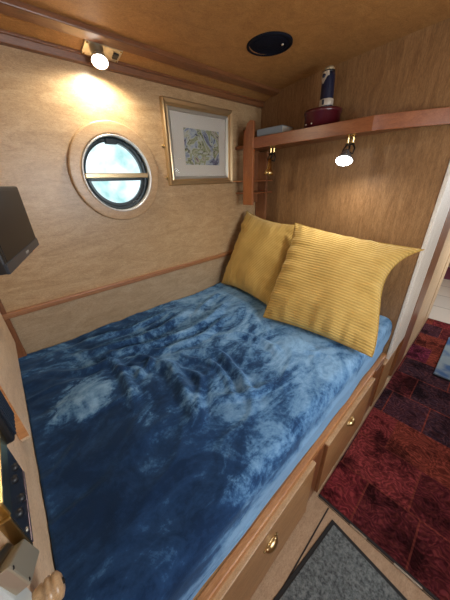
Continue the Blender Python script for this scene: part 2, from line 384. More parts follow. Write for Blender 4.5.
for yy, zz in ((0.905, 1.70), (0.905, 1.53)):
    b = MB(); b.lathe([(0, 0.006), (0.008, 0.005), (0.010, 0.0)], MPt(yy, zz), 16); b.build('mirror_plate', AGED, pic)

# ------------------------------------------------------------------ lamp on the cove (lit)
def emis(name, col, s):
    m = mat(name, (0.9, 0.9, 0.9), 0.3); bsdf(m).inputs['Emission Color'].default_value = (*col, 1); bsdf(m).inputs['Emission Strength'].default_value = s; return m
BULB = emis('warm_white_led_face', (1.0, 0.95, 0.86), 14)
def spot(name, loc, aim, power, size, blend, col, rad=0.02):
    l = bpy.data.lights.new(name, 'SPOT'); l.energy = power; l.spot_size = size; l.spot_blend = blend; l.color = col; l.shadow_soft_size = rad
    o = bpy.data.objects.new(name, l); C.objects.link(o); o.location = loc
    o.rotation_euler = (V(aim)-V(loc)).to_track_quat('-Z', 'Y').to_euler(); return o
def aimM(loc, d):
    M = V(d).to_track_quat('Z', 'Y').to_matrix().to_4x4(); M.translation = V(loc); return M
cl = thing('ceiling_spotlight', (-1.425, 0.60, 2.035), 'lit spotlight on a nickel plate on the ceiling cove above the porthole', 'lamp')
sl = math.atan2(0.04, 0.17)
MC = Matrix.Translation((-1.415, 0.60, 2.038)) @ Matrix.Rotation(-sl, 4, 'Y')
b = MB(); b.box((-0.045, -0.075, -0.010), (0.040, 0.085, 0.001), 0.004, MC); b.build('mounting_plate', NICKEL, cl)
b = MB(); b.box((-0.018, 0.048, -0.016), (0.016, 0.072, -0.009), 0.003, MC); b.build('rocker_switch', BLACK, cl)
for sx, sy in ((-0.036, -0.066), (0.031, -0.066), (0.031, 0.076), (-0.036, 0.076)):
    b = MB(); b.lathe([(0, -0.012), (0.004, -0.0115), (0.004, -0.009)], MC @ Matrix.Translation((sx, sy, 0)), 12); b.build('screw', BRASS, cl)
hd = V((0.42, -0.20, -0.86)).normalized(); hp = V((-1.430, 0.592, 2.026))
b = MB(); b.lathe([(0, 0), (0.016, 0), (0.020, 0.004), (0.027, 0.016), (0.033, 0.030), (0.036, 0.040), (0.033, 0.040), (0.031, 0.036)], aimM(hp, hd), 32); b.build('lamp_head', NICKEL, cl)
b = MB(); b.lathe([(0.033, 0.038), (0.029, 0.044), (0.016, 0.050), (0, 0.052)], aimM(hp, hd), 32); b.build('bulb', BULB, cl)
s = spot('cove_lamp_light', hp + hd*0.065, hp + hd*0.065 + V((0.05, -0.05, -1)), 11, math.radians(176), 0.45, (1.0, 0.90, 0.72), 0.03); s.parent = cl; s.location = s.location - cl.location

# ------------------------------------------------------------------ dark round speaker in the ceiling
spk = thing('ceiling_speaker', (-0.990, 1.238, ceil_z(-0.99)), 'large dark round speaker grille set in the ceiling', 'speaker')
M = Matrix.Translation((-0.990, 1.238, ceil_z(-0.99)))
b = MB(); b.lathe([(0.108, 0.002), (0.108, -0.004), (0.104, -0.007), (0.098, -0.0065), (0.095, -0.003), (0.095, 0.002)], M, 64); b.build('rim', mat('dark_navy_plastic_rim', (0.006, 0.007, 0.014), 0.8, 0, Specular_IOR_Level=0.15), spk)
GR = mat('dark_speaker_mesh', (0.006, 0.007, 0.016), 0.85, 0, Specular_IOR_Level=0.15)
b = MB(); b.lathe([(0, -0.005), (0.06, -0.0045), (0.096, -0.002)], M, 64)
for r in (0.02, 0.035, 0.05, 0.065, 0.08): b.lathe([(r-0.002, -0.003), (r, -0.0065), (r+0.002, -0.003)], M, 64)
b.build('grille', GR, spk)
b = MB(); b.lathe([(0, -0.012), (0.005, -0.010), (0.006, -0.006)], M @ Matrix.Translation((0.05, 0.035, 0)), 16); b.build('screw', NICKEL, spk)

# ------------------------------------------------------------------ shelf on the bulkhead
sh = thing('wall_shelf', (-1.0, 1.65, 1.715), 'long reddish wooden shelf across the bulkhead with a small slatted rack at its left end', 'shelf')
SY = 1.50
def curve_front(x):   # front edge of the shelf: straight, then sweeping back to the bulkhead
    if x < -0.56: return SY
    t = (x+0.56)/0.32; return min(SY + 0.150*t**1.2, YB(x)-0.018)
xs = [-1.310 + i*(1.070/48) for i in range(49)]
poly = [(-1.495, SY+0.012)] + [(x, min(curve_front(x)+0.014, YB(x)-0.002)) for x in xs] + [(x, YB(x)-0.001) for x in reversed(xs)] + [(-1.495, YB(-1.495)-0.001)]
b = MB(); b.prism(poly, 1.708, 1.726); b.build('board', CHERRY, sh)
poly = [(x, curve_front(x)) for x in xs] + [(x, min(curve_front(x)+0.016, YB(x)-0.001)) for x in reversed(xs)]
b = MB(); b.prism(poly, 1.699, 1.762, 0.002); b.build('front_rail', CHERRY, sh)
b = MB(); MXZ = Matrix(((1,0,0,0),(0,0,-1,0),(0,1,0,0),(0,0,0,1)))
b.prism([(-1.402, 1.330), (-1.308, 1.330), (-1.308, 1.858), (-1.335, 1.866), (-1.365, 1.850), (-1.400, 1.775)], -(SY+0.018), -(SY-0.004), 0.003, M=MXZ); b.build('upright', CHERRYV, sh)
for z in (1.495, 1.411):
    b = MB(); b.box((-1.495, SY+0.012, z-0.005), (-1.335, 1.775, z+0.005), 0.002); b.build('rack_shelf', CHERRY, sh)
b = MB(); b.box((-1.498, 1.46, 1.494), (-1.405, 1.50, 1.500), 0.002); b.build('rack_peg', RAIL, sh)
b = MB(); b.box((-1.498, 1.60, 1.33), (-1.482, 1.775, 1.84), 0.003); b.build('back_board', DARKV, sh)

# books lying at the left end of the shelf
M = Matrix.Translation((-1.30, 1.655, 1.7405)) @ Matrix.Rotation(0.10, 4, 'Z')
def book(x0, x1, ya, yb_, za, zb, cover, label, rot):
    c = V(((x0+x1)/2, (ya+yb_)/2, za)); R = Matrix.Translation(c) @ Matrix.Rotation(rot, 4, 'Z') @ Matrix.Translation(-c)
    t = thing('book', c, label, 'book', 'books lying on the shelf')
    b = MB(); b.box((x0, ya, za), (x1, yb_, za+0.003), 0.001, R); b.box((x0, ya, zb-0.003), (x1, yb_, zb), 0.001, R); b.box((x0, ya, za), (x1, ya+0.003, zb), 0.001, R); b.build('cover', cover, t)
    b = MB(); b.box((x0+0.003, ya+0.003, za+0.0032), (x1-0.003, yb_-0.003, zb-0.0032), 0, R); b.build('pages', mat('paper', (0.66, 0.62, 0.52), 0.8), t)
book(-1.300, -1.130, 1.525, 1.66, 1.7262, 1.766, mat('grey_green_cover', (0.30, 0.32, 0.28), 0.5), 'grey-green book lying flat at the left end of the shelf, lower of two', 0.0)
book(-1.295, -1.100, 1.522, 1.655, 1.7665, 1.806, mat('pale_blue_cover', (0.20, 0.24, 0.28), 0.45), 'pale blue-grey book lying flat on top of another at the left end of the shelf', 0.06)

# red pot with the dark bottle in it
px_, py_ = -0.885, 1.622
RED = mat('dark_red_enamel', (0.075, 0.005, 0.010), 0.3, 0, Coat_Weight=0.3)
pot = thing('red_pot', (px_, py_, 1.7265), 'round dark red enamel pot standing on the wall shelf', 'pot')
M = Matrix.Translation((px_, py_, 1.7265))
b = MB(); b.lathe([(0, 0), (0.092, 0), (0.097, 0.004), (0.099, 0.105), (0.103, 0.108), (0.104, 0.122), (0.100, 0.125), (0.096, 0.121), (0.096, 0.012), (0, 0.010)], M, 56)
b.build('body', RED, pot)
b = MB(); b.lathe([(0, 0.0), (0.094, 0.0), (0.0955, -0.01), (0, -0.012)], M @ Matrix.Translation((0, 0, 0.116)), 48); b.build('lid', RED, pot)
for a in (-2.1, -1.65):
    b = MB(); b.lathe([(0, 0.006), (0.004, 0.005), (0.005, 0)], M @ Matrix.Translation((0.0985*math.cos(a), 0.0985*math.sin(a), 0.055)) @ Matrix.Rotation(a, 4, 'Z') @ Matrix.Rotation(math.pi/2, 4, 'Y'), 12); b.build('rivet', NICKEL, pot)
M = Matrix.Translation((px_+0.024, py_-0.015, 1.8435)) @ Matrix.Rotation(-0.04, 4, 'Y')
bot = thing('bottle', M.translation.copy(), 'slim navy bottle with white band and cream top standing on the red pot', 'bottle')
NAVY = mat('navy_glaze', (0.008, 0.012, 0.036), 0.3)
b = MB(); b.lathe([(0, 0), (0.034, 0), (0.036, 0.004), (0.036, 0.03), (0.035, 0.10), (0.033, 0.150), (0.030, 0.168), (0, 0.169)], M, 32); b.build('body', NAVY, bot)
CREAM = mat('cream_glaze', (0.50, 0.43, 0.34), 0.4)
b = MB(); b.lathe([(0.0355, 0.020), (0.0380, 0.022), (0.0375, 0.050), (0.0355, 0.052)], M, 32); b.build('white_band', CREAM, bot)
b = MB(); b.box((-0.006, -0.0395, 0.024), (0.006, -0.030, 0.048), 0.002, M); b.build('band_stripe', NAVY, bot)
# cream bib: a V-shaped apron wrapped round the front of the neck
bb = bmesh.new(); cols = []
for k in range(15):
    a = -math.pi/2 - 0.35 + (k-7)/7*0.95; zl = 0.118 + 0.045*abs((k-7)/7); rr = 0.0362
    cols.append([bb.verts.new((r2*math.cos(a), r2*math.sin(a), z)) for r2, z in ((rr, zl), (rr-0.001, 0.150), (rr-0.003, 0.172), (rr-0.009, 0.172), (rr-0.006, zl))])
for A_, B_ in zip(cols, cols[1:]):
    for k in range(5): bb.faces.new((A_[k], A_[(k+1) % 5], B_[(k+1) % 5], B_[k]))
bb.faces.new(cols[0]); bb.faces.new(cols[-1][::-1]); bmesh.ops.recalc_face_normals(bb, faces=bb.faces)
b = MB(); b.merge(bb, M); b.build('cream_bib', CREAM, bot)
b = MB(); b.lathe([(0, 0.004), (0.008, 0.003), (0.009, 0)], M @ Matrix.Translation((-0.008, -0.0352, 0.153)) @ Matrix.Rotation(math.pi/2, 4, 'X'), 14); b.build('dark_spot', NAVY, bot)
b = MB(); b.lathe([(0, 0.167), (0.0305, 0.168), (0.031, 0.176), (0.027, 0.178), (0, 0.179)], M, 32); b.build('cap', mat('black_cap', (0.012, 0.01, 0.01), 0.4), bot)
b = MB(); b.lathe([(0, 0.178), (0.026, 0.178), (0.027, 0.186), (0.020, 0.194), (0, 0.196)], M, 32); b.build('stopper', mat('gold_cream_stopper', (0.45, 0.36, 0.22), 0.35, 0.3), bot)

# two brass spotlights under the shelf
def brass_spot(x, y, aim, lit, label):
    ZB = 1.7075
    t = thing('shelf_spotlight', (x, y, 1.706), label, 'lamp', 'brass spotlights under the shelf')
    b = MB(); b.lathe([(0, 0.0), (0.024, 0), (0.024, -0.006), (0.016, -0.010), (0, -0.010)], Matrix.Translation((x, y, ZB)), 28); b.build('ceiling_rose', BRASS, t)
    for dx in (-0.013, 0.013):
        b = MB(); b.lathe([(0, -0.010), (0.007, -0.010), (0.006, -0.016), (0.0075, -0.040), (0.005, -0.048), (0, -0.049)], Matrix.Translation((x+dx, y, ZB)), 16); b.build('brass_post', BRASS, t)
    b = MB(); p = V((x, y, ZB-0.0495)); b.box(p-V((0.022, 0.010, 0.004)), p+V((0.022, 0.010, 0.004)), 0.002)
    d = V(aim).normalized(); hc = p + V((-0.008, -0.012, -0.028))
    b.tube([p+V((0.018, 0, 0)), p+V((0.030, -0.004, -0.02)), p+V((0.026, -0.010, -0.045)), hc+V((0.016, 0, 0)) + d*0.01], 0.0045)
    b.tube([p+V((-0.016, 0, 0)), p+V((-0.030, -0.008, -0.022)), hc+V((-0.020, 0, 0))+d*0.01], 0.0035)
    b.tube([p, p+V((0.004, -0.010, -0.02)), hc + d*0.005], 0.005)
    b.build('bracket', BLACKMET, t)
    return t, hc, d
t, hc, d = brass_spot(-0.668, 1.556, (0.12, -0.50, -0.86), True, 'lit brass spotlight under the middle of the shelf, shining down the bulkhead')
b = MB(); b.lathe([(0, 0), (0.014, 0), (0.017, 0.008), (0.026, 0.022), (0.042, 0.048), (0.045, 0.058), (0.042, 0.058)], aimM(hc, d), 36); b.build('lamp_head', mat('glass_reflector', (0.35, 0.38, 0.40), 0.25, 0.7), t)
b = MB(); b.lathe([(0.043, 0.0565), (0.038, 0.062), (0, 0.066)], aimM(hc, d), 36); b.build('bulb', emis('cool_white_led_face', (0.90, 0.97, 1.0), 14), t)
s = spot('shelf_lamp_light', hc + d*0.075, hc + d*0.075 + V((0.05, -0.15, -1)), 7, math.radians(172), 0.8, (0.97, 0.95, 0.90), 0.03); s.parent = t; s.location -= t.location
t, hc, d = brass_spot(-1.185, 1.556, (0.0, -0.10, -1.0), False, 'unlit brass spotlight under the shelf beside the slatted rack')
b = MB(); b.lathe([(0, 0), (0.013, 0), (0.013, 0.03), (0.016, 0.034), (0.017, 0.060), (0.024, 0.068), (0.031, 0.085), (0.031, 0.100), (0.027, 0.098), (0, 0.090)], aimM(hc, d), 28); b.build('lamp_head', BRASS, t)

# ------------------------------------------------------------------ television on the foot partition
tv = thing('television', (-1.12, 0.06, 1.28), 'small black flat television on a wall arm above the foot of the bed', 'television')
TA = V((-1.29, 0.118, 0)); TU = V((0.95, -0.30, 0)).normalized(); TN = V((-TU.y, TU.x, 0))
MT = Matrix(((TU.x, TN.x, 0, TA.x), (TU.y, TN.y, 0, TA.y), (0, 0, 1, 1.283), (0, 0, 0, 1)))
b = MB(); b.box((0, -0.032, 0), (0.42, 0.004, 0.224), 0.006, MT); b.box((0.09, -0.048, 0.04), (0.33, -0.03, 0.18), 0.006, MT); b.build('casing', BLACK, tv)
b = MB(); b.box((0.0, -0.002, 0.0), (0.42, 0.0065, 0.030), 0.002, MT); b.build('lower_bezel', mat('glossy_bezel', (0.020, 0.030, 0.045), 0.3), tv)
b = MB(); b.box((0.016, 0.0, 0.032), (0.404, 0.0055, 0.212), 0.001, MT); b.build('screen', mat('switched_off_screen', (0.010, 0.009, 0.009), 0.35, 0, Specular_IOR_Level=0.25), tv)
b = MB(); b.box((0.175, 0.0, 0.010), (0.215, 0.0072, 0.018), 0.001, MT); b.build('badge', mat('grey_badge', (0.3, 0.3, 0.3), 0.4), tv)
b = MB(); b.box((0.17, -0.058, 0.07), (0.25, -0.046, 0.15), 0.003, MT); b.build('wall_mount', BLACKMET, tv)
a = MT @ V((0.21, -0.055, 0.11)); e = MF @ V((a.x+1.52, 0.0, 0)); 
b = MB(); b.tube([a, (a.x, -0.115, a.z)], 0.012); b.box((a.x-0.04, -0.136, a.z-0.06), (a.x+0.04, -0.112, a.z+0.06), 0.003); b.build('wall_arm', BLACKMET, tv)

# ------------------------------------------------------------------ fittings on the foot partition
# thick wooden board with a rounded corner
def rounded(x0, x1, z0, z1, r, n=8):
    pts = [(x0, z1), (x0, z0)]
    for k in range(n+1):
        a = -math.pi/2 + k/n*math.pi/2; pts.append((x1-r+r*math.cos(a), z0+r+r*math.sin(a)))
    pts.append((x1, z1)); return pts
MFS = MF @ Matrix(((1,0,0,0),(0,0,-1,0),(0,1,0,0),(0,0,0,1)))
pan = thing('wall_board', MF @ V((0.39, 0, 0.80)), 'thick pale wooden board with rounded corner on the partition at the foot of the bed', 'board')
b = MB(); b.prism(rounded(0.045, 0.745, 0.80, 1.30, 0.022), -0.024, 0.0, 0.003, M=MFS); b.build('face', FOOTW, pan)
b = MB(); b.box((0.745, 0.0005, 0.828), (0.749, 0.0235, 1.30), 0.001, MF); b.build('edge_band', RAIL, pan)
# black box
rb = thing('black_box', MF @ V((0.84, 0, 0.94)), 'small ribbed black plastic box on the foot partition next to the radio', 'box')
b = MB(); b.box((0.835, 0, 0.985), (0.925, 0.032, 1.12), 0.006, MF); b.build('shell', BLACK, rb)
b = MB()
for k in range(6): b.box((0.843+k*0.0135, 0.031, 0.995), (0.849+k*0.0135, 0.037, 1.11), 0.002, MF)
b.build('ribs', mat('blue_black_plastic', (0.015, 0.022, 0.035), 0.35), rb)
# radio
rad = thing('radio', MF @ V((1.02, 0, 0.90)), 'black radio panel with brass edge mounted on the foot partition', 'radio')
b = MB(); b.box((0.935, 0, 0.90), (1.105, 0.018, 1.002), 0.003, MF); b.build('body', mat('black_radio_panel', (0.022, 0.024, 0.028), 0.25), rad)
b = MB(); b.box((0.925, 0, 1.002), (1.108, 0.021, 1.040), 0.003, MF); b.build('brass_edge', BRASS, rad)
b = MB(); b.box((1.105, 0, 0.90), (1.112, 0.0185, 1.002), 0.002, MF); b.build('end_cap', AGED, rad)
b = MB(); b.box((0.94, 0.016, 0.9), (1.105, 0.0195, 0.908), 0.001, MF); b.build('lower_lip', mat('purple_grey_lip', (0.10, 0.07, 0.09), 0.3, 0.4), rad)
for k, (s0, zz) in enumerate(((0.965, 0.955), (1.005, 0.965), (1.03, 0.935), (1.075, 0.955))):
    b = MB(); b.lathe([(0, 0.024), (0.007, 0.023), (0.009, 0.018), (0.009, 0.016)], MF @ Matrix.Translation((s0, 0, zz)) @ Matrix.Rotation(-math.pi/2, 4, 'X'), 18); b.build('knob', BLACK, rad)
b = MB(); b.lathe([(0, 0.021), (0.004, 0.020), (0.005, 0.017)], MF @ Matrix.Translation((1.092, 0, 0.925)) @ Matrix.Rotation(-math.pi/2, 4, 'X'), 12); b.build('indicator', NICKEL, rad)
# brass plate
bp_ = thing('metal_wall_fitting', MF @ V((1.16, 0, 0.88)), 'folded satin metal fitting screwed to the end of the foot partition below the radio', 'fitting')
SATIN = mat('satin_metal_cover', (0.50, 0.44, 0.32), 0.36, 0.5)
b = MB(); b.prism([(1.127, 0.957), (1.113, 0.876), (1.196, 0.948), (1.206, 1.035)], -0.022, -0.0005, 0.003, M=MFS); b.build('cover', SATIN, bp_)
b = MB(); b.prism([(1.127, 0.960), (1.206, 1.038), (1.204, 1.062), (1.135, 0.985)], -0.008, -0.0005, 0.002, M=MFS); b.build('back_plate', AGED, bp_)
for (sx, sz) in ((1.192, 0.956), (1.200, 1.018)):
    b = MB(); b.lathe([(0, 0.0235), (0.0025, 0.023), (0.003, 0.02)], MF @ Matrix.Translation((sx, 0, sz)) @ Matrix.Rotation(-math.pi/2, 4, 'X'), 12); b.build('screw', BLACKMET, bp_)
# carved wooden knob
kn = thing('wooden_knob', MF @ V((1.16, 0, 0.82)), 'pale grooved wooden knob at the lower end of the foot partition beside the blanket', 'knob')
b = MB(); b.lathe([(0, 0.070), (0.022, 0.069), (0.034, 0.062), (0.036, 0.052), (0.031, 0.048), (0.036, 0.044), (0.036, 0.034), (0.030, 0.030), (0.034, 0.024), (0.030, 0.004), (0.030, 0.0), (0, 0)], MF @ Matrix.Translation((1.180, 0.0, 0.862)) @ Matrix.Rotation(-math.pi/2, 4, 'X') @ Matrix.Scale(0.62, 4), 32)
b.build('turned_body', LINER, kn)
b = MB(); b.lathe([(0, 0.074), (0.008, 0.073), (0.009, 0.068)], MF @ Matrix.Translation((1.180, 0.0, 0.862)) @ Matrix.Rotation(-math.pi/2, 4, 'X') @ Matrix.Scale(0.62, 4), 16); b.build('screw', BLACKMET, kn)

# ------------------------------------------------------------------ bed base with drawers
bed = thing('bed_base', (-0.88, 0.75, 0), 'built-in oak bed base with drawer fronts facing the aisle', 'bed')
b = MB(); b.box((-1.50, -0.09, 0.0), (-0.262, 1.64, 0.4355)); b.build('carcass', DRAWER, bed)
b = MB(); b.box((-0.262, -0.10, 0.0), (-0.236, 1.652, 0.405), 0.002); b.build('face_frame', RAIL, bed)
b = MB(); b.box((-0.262, -0.10, 0.4), (-0.234, 1.652, 0.436), 0.005); b.build('side_rail', RAIL, bed)
HB = mat('lacquered_brass', (0.55, 0.40, 0.20), 0.28, 1.0)
def drawer(ya, yb_, z0, z1, hy, hz):
    b = MB(); b.box((-0.236, ya, z0), (-0.217, yb_, z1), 0.004); dr = b.build('drawer_front', DRAWER, bed)
    b = MB(); b.box((-0.2365, ya+0.001, z1-0.001), (-0.2165, yb_-0.001, z1+0.006), 0.002); b.build('top_edge', LINER, dr)
    b = MB(); b.box((-0.236, ya-0.0025, z0), (-0.2175, ya+0.001, z1+0.001), 0.001); b.build('end_edge', DARKV, dr)
    if hy is not None:
        b = MB(); MH = Matrix(((0,0,1,-0.217),(1,0,0,hy),(0,1,0,hz),(0,0,0,1)))
        # cup pull: back plate and hooded cup
        b.prism([(0.042*math.cos(a)*1.0, 0.020*math.sin(a)) for a in [2*math.pi*k/28 for k in range(28)]], 0.0, 0.003, 0.001, M=MH)
        bb = bmesh.new(); rows = []
        for i in range(9):
            th = math.pi/2*i/8; row = []
            for k in range(17):
                ph = math.pi*k/16
                row.append(bb.verts.new((0.034*math.cos(ph)*math.cos(th), 0.020*math.sin(ph)*math.cos(th) - 0.004, 0.022*math.sin(th)+0.002)))
            rows.append(row)
        for A, B in zip(rows, rows[1:]):
            for k in range(16):
                try: f = bb.faces.new((A[k], A[k+1], B[k+1], B[k])); f.smooth = True
                except ValueError: pass
        bmesh.ops.remove_doubles(bb, verts=bb.verts, dist=1e-5); bmesh.ops.recalc_face_normals(bb, faces=bb.faces)
        bmesh.ops.solidify(bb, geom=bb.faces, thickness=0.0015)
        b.merge(bb, MH); b.build('cup_handle', HB, dr)
        for s_ in (-0.036, 0.036):
            b = MB(); b.lathe([(0, 0.006), (0.004, 0.005), (0.005, 0.002)], MH @ Matrix.Translation((s_, 0, 0)), 12); b.build('handle_screw', AGED, dr)
drawer(-0.06, 0.695, 0.005, 0.400, 0.385, 0.285)
drawer(0.808, 1.412, 0.010, 0.390, 1.075, 0.325)
drawer(1.585, 1.865, 0.010, 0.388, None, None)
b = MB(); b.box((-0.262, 1.652, 0.0), (-0.237, 1.885, 0.384), 0.002); b.build('end_panel', DARKV, bed)
b = MB(); b.box((-0.2362, 1.425, 0.0), (-0.226, 1.575, 0.437), 0.002); b.build('stile', DARKV, bed)
b = MB(); b.box((-0.2362, 0.70, 0.0), (-0.232, 0.802, 0.404), 0.001); b.build('stile', DARKV, bed)

# ------------------------------------------------------------------ velvet blanket over the mattress
ZM = 0.690; BX0, BX1 = -1.512, -0.252; BY0, BY1 = -0.118, 1.70
folds = [  # polylines on the bed (x, y), amplitude, width
 ([(-1.26, 0.12), (-1.12, 0.42), (-1.07, 0.66), (-1.10, 0.90), (-1.22, 1.12)], 0.024, 0.020),
 ([(-1.18, 0.30), (-1.02, 0.50), (-0.98, 0.72), (-1.04, 0.98)], 0.015, 0.016),
 ([(-1.36, 0.02), (-1.24, 0.30), (-1.22, 0.55), (-1.32, 0.90)], 0.018, 0.020),
 ([(-1.44, 0.10), (-1.36, 0.42), (-1.40, 0.75)], 0.013, 0.016),
 ([(-1.30, -0.06), (-1.15, 0.12), (-1.11, 0.23), (-0.88, 0.22), (-0.72, 0.18)], 0.015, 0.016),
 ([(-1.02, 0.35), (-0.88, 0.42), (-0.78, 0.40), (-0.60, 0.36), (-0.52, 0.30)], 0.022, 0.024),
 ([(-0.94, 0.56), (-0.80, 0.66), (-0.68, 0.64), (-0.55, 0.60), (-0.40, 0.52)], 0.018, 0.016),
 ([(-0.90, 0.50), (-0.78, 0.58), (-0.64, 0.57), (-0.50, 0.50)], 0.012, 0.012),
 ([(-0.86, 0.46), (-0.72, 0.48), (-0.62, 0.40), (-0.52, 0.35)], 0.012, 0.012),
 ([(-0.95, 0.75), (-0.80, 0.88), (-0.64, 0.90), (-0.52, 0.84)], 0.012, 0.016),
 ([(-1.06, 0.20), (-0.96, 0.30), (-0.90, 0.26)], 0.014, 0.012),
 ([(-1.10, 0.30), (-1.00, 0.38), (-0.94, 0.32)], 0.014, 0.012),
 ([(-0.60, 0.44), (-0.50, 0.56), (-0.46, 0.70)], 0.012, 0.014),
 ([(-0.50, 0.98), (-0.40, 1.02), (-0.32, 1.00)], 0.008, 0.010),
 ([(-1.20, 0.80), (-1.30, 1.00), (-1.36, 1.20)], 0.014, 0.018),
]
def sm(pts, n=10):
    o = []; P = [V((p[0], p[1])) for p in pts]; P = [2*P[0]-P[1]] + P + [2*P[-1]-P[-2]]
    for i in range(1, len(P)-2):
        for k in range(n):
            t = k/n; o.append(0.5*((2*P[i]) + (P[i+1]-P[i-1])*t + (2*P[i-1]-5*P[i]+4*P[i+1]-P[i+2])*t*t + (3*P[i]-P[i-1]-3*P[i+1]+P[i+2])*t**3))
    o.append(P[-2]); return o
FC = [(sm(p), a, w_) for p, a, w_ in folds]
def hgt(x, y):
    z = 0.0; p = V((x, y))
    for pts, a, w_ in FC:
        best = 9; bi = 0
        for i in range(len(pts)-1):
            A, B = pts[i], pts[i+1]; AB = B-A; t = max(0, min(1, (p-A).dot(AB)/AB.length_squared)); dd = (p-(A+AB*t)).length
            if dd < best: best = dd; bi = i+t
        if best < 5*w_:
            q = bi/(len(pts)-1); e = min(1, 4*q, 4*(1-q)+0.02)
            z += 1.35*a*e*math.exp(-(best/(1.25*w_))**2) - 0.45*a*e*math.exp(-((best-2.3*w_)/(1.1*w_))**2)
    z += 0.014*noise.noise(V((x*3.0, y*2.6, 1.0))) + 0.009*noise.noise(V((x*8, y*6, 4.0))) + 0.004*noise.noise(V((x*19, y*15, 7.0)))
    rd = noise.noise(V((x*5+y*3, y*3-x*2, 9.0))); z += 0.006*max(0, 1-abs(rd)*7)
    return z
NX, NY = 150, 220
b = bmesh.new(); G = []
# cross-section parameter: across the top then rounding down the aisle side
Rr = 0.055
sect = []
Wt = BX1-Rr-BX0
for i in range(NX+1): sect.append(('t', BX0 + Wt*i/NX))
for i in range(1, 9): sect.append(('a', math.pi/2*i/8))
for i in range(1, 17): sect.append(('s', i/16))
for j in range(NY+1):
    y_ = BY0 + (BY1-BY0)*j/NY; row = []
    for (k, v) in sect:
        xq = v if k == 't' else BX1
        y = y_ + (1-j/NY)*(-0.0270*(xq+1.52)+0.001)
        if k == 't':
            x = v; yy = min(y, YB(x)-0.006); z = ZM + hgt(x, yy)
            e = min(1, (BX1-Rr-x)/0.12+0.3); z = ZM + (z-ZM)*e
        elif k == 'a':
            x = BX1-Rr + Rr*math.sin(v); yy = min(y, YB(x)-0.006); z = ZM-Rr+Rr*math.cos(v) + hgt(BX1-Rr, yy)*0.3*math.cos(v)
            x += 0.006*noise.noise(V((y*5, v, 3)))
        else:
            x = BX1 + 0.004*math.sin(v*5) + 0.008*noise.noise(V((y*5, 1.5+v*2, 3))) - 0.006*v; yy = min(y, YB(x)-0.006); z = ZM-Rr - v*(ZM-Rr-0.437)
            # shallow horizontal crease half way down
            x -= 0.016*math.exp(-((v-0.62)/0.07)**2)*max(0, min(1, (0.42-y)/0.15))
            x = min(x, -0.240)
        if y < BY0+0.0: pass
        row.append(b.verts.new((x, yy, z)))
    G.append(row)
for A, B in zip(G, G[1:]):
    for k in range(len(sect)-1):
        f = b.faces.new((A[k], A[k+1], B[k+1], B[k])); f.smooth = True
# close the body underneath and at ends
def cap(row):
    lo = b.verts.new((BX0, row[0].co.y, 0.437)); return lo
l0 = cap(G[0]); l1 = cap(G[-1])
b.faces.new([l0] + G[0][::-1]); b.faces.new([l1] + G[-1])
b.faces.new([r[0] for r in G] + [l1, l0]); b.faces.new([r[-1] for r in G][::-1] + [l0, l1])
bmesh.ops.recalc_face_normals(b, faces=b.faces)
VEL = mat('blue_velvet', (0.02, 0.05, 0.12), 0.85, 0, Sheen_Weight=0.55, Sheen_Roughness=0.4)
bsdf(VEL).inputs['Sheen Tint'].default_value = (0.32, 0.60, 1.0, 1)
bsdf(VEL).inputs['Specular IOR Level'].default_value = 0.15
geo = N(VEL, 'ShaderNodeNewGeometry')
n1 = N(VEL, 'ShaderNodeTexNoise', Scale=4.2, Detail=8.0, Roughness=0.66, Distortion=2.4)
mp = N(VEL, 'ShaderNodeMapping', Rotation=(0, 0, 0.7), Scale=(1.0, 0.62, 1)); L(VEL, geo.outputs['Position'], mp.inputs['Vector']); L(VEL, mp.outputs[0], n1.inputs['Vector'])
n2 = N(VEL, 'ShaderNodeTexNoise', Scale=17.0, Detail=6.0, Roughness=0.7, Distortion=1.6); L(VEL, mp.outputs[0], n2.inputs['Vector'])
n3 = N(VEL, 'ShaderNodeTexNoise', Scale=0.9, Detail=1.0); mp3 = N(VEL, 'ShaderNodeMapping', Location=(0.3, 0.0, 0)); L(VEL, geo.outputs['Position'], mp3.inputs['Vector']); L(VEL, mp3.outputs[0], n3.inputs['Vector'])
# combine: patches of brushed nap, their sheen painted into the base colour
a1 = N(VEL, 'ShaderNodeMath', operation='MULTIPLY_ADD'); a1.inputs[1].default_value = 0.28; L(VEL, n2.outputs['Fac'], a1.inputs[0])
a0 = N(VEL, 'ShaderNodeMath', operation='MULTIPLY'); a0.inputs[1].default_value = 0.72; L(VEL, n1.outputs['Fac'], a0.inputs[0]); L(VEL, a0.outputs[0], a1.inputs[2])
# painted sheen, lighter towards the pillows, and painted side light down the aisle edge
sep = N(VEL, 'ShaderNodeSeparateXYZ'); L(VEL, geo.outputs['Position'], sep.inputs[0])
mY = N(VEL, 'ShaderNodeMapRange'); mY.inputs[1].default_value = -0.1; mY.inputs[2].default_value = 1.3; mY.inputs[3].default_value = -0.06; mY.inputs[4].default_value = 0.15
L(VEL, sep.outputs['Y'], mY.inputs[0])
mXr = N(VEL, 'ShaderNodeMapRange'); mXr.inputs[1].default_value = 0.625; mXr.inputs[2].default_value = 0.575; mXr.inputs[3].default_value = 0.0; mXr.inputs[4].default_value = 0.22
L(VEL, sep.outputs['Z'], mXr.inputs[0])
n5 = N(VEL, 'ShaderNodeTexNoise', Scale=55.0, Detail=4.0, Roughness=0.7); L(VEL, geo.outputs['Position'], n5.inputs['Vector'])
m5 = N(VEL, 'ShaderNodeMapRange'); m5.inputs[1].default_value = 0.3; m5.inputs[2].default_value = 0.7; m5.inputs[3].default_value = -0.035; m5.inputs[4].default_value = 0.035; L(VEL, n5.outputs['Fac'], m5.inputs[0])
s0 = N(VEL, 'ShaderNodeMath', operation='ADD'); L(VEL, a1.outputs[0], s0.inputs[0]); L(VEL, m5.outputs[0], s0.inputs[1])
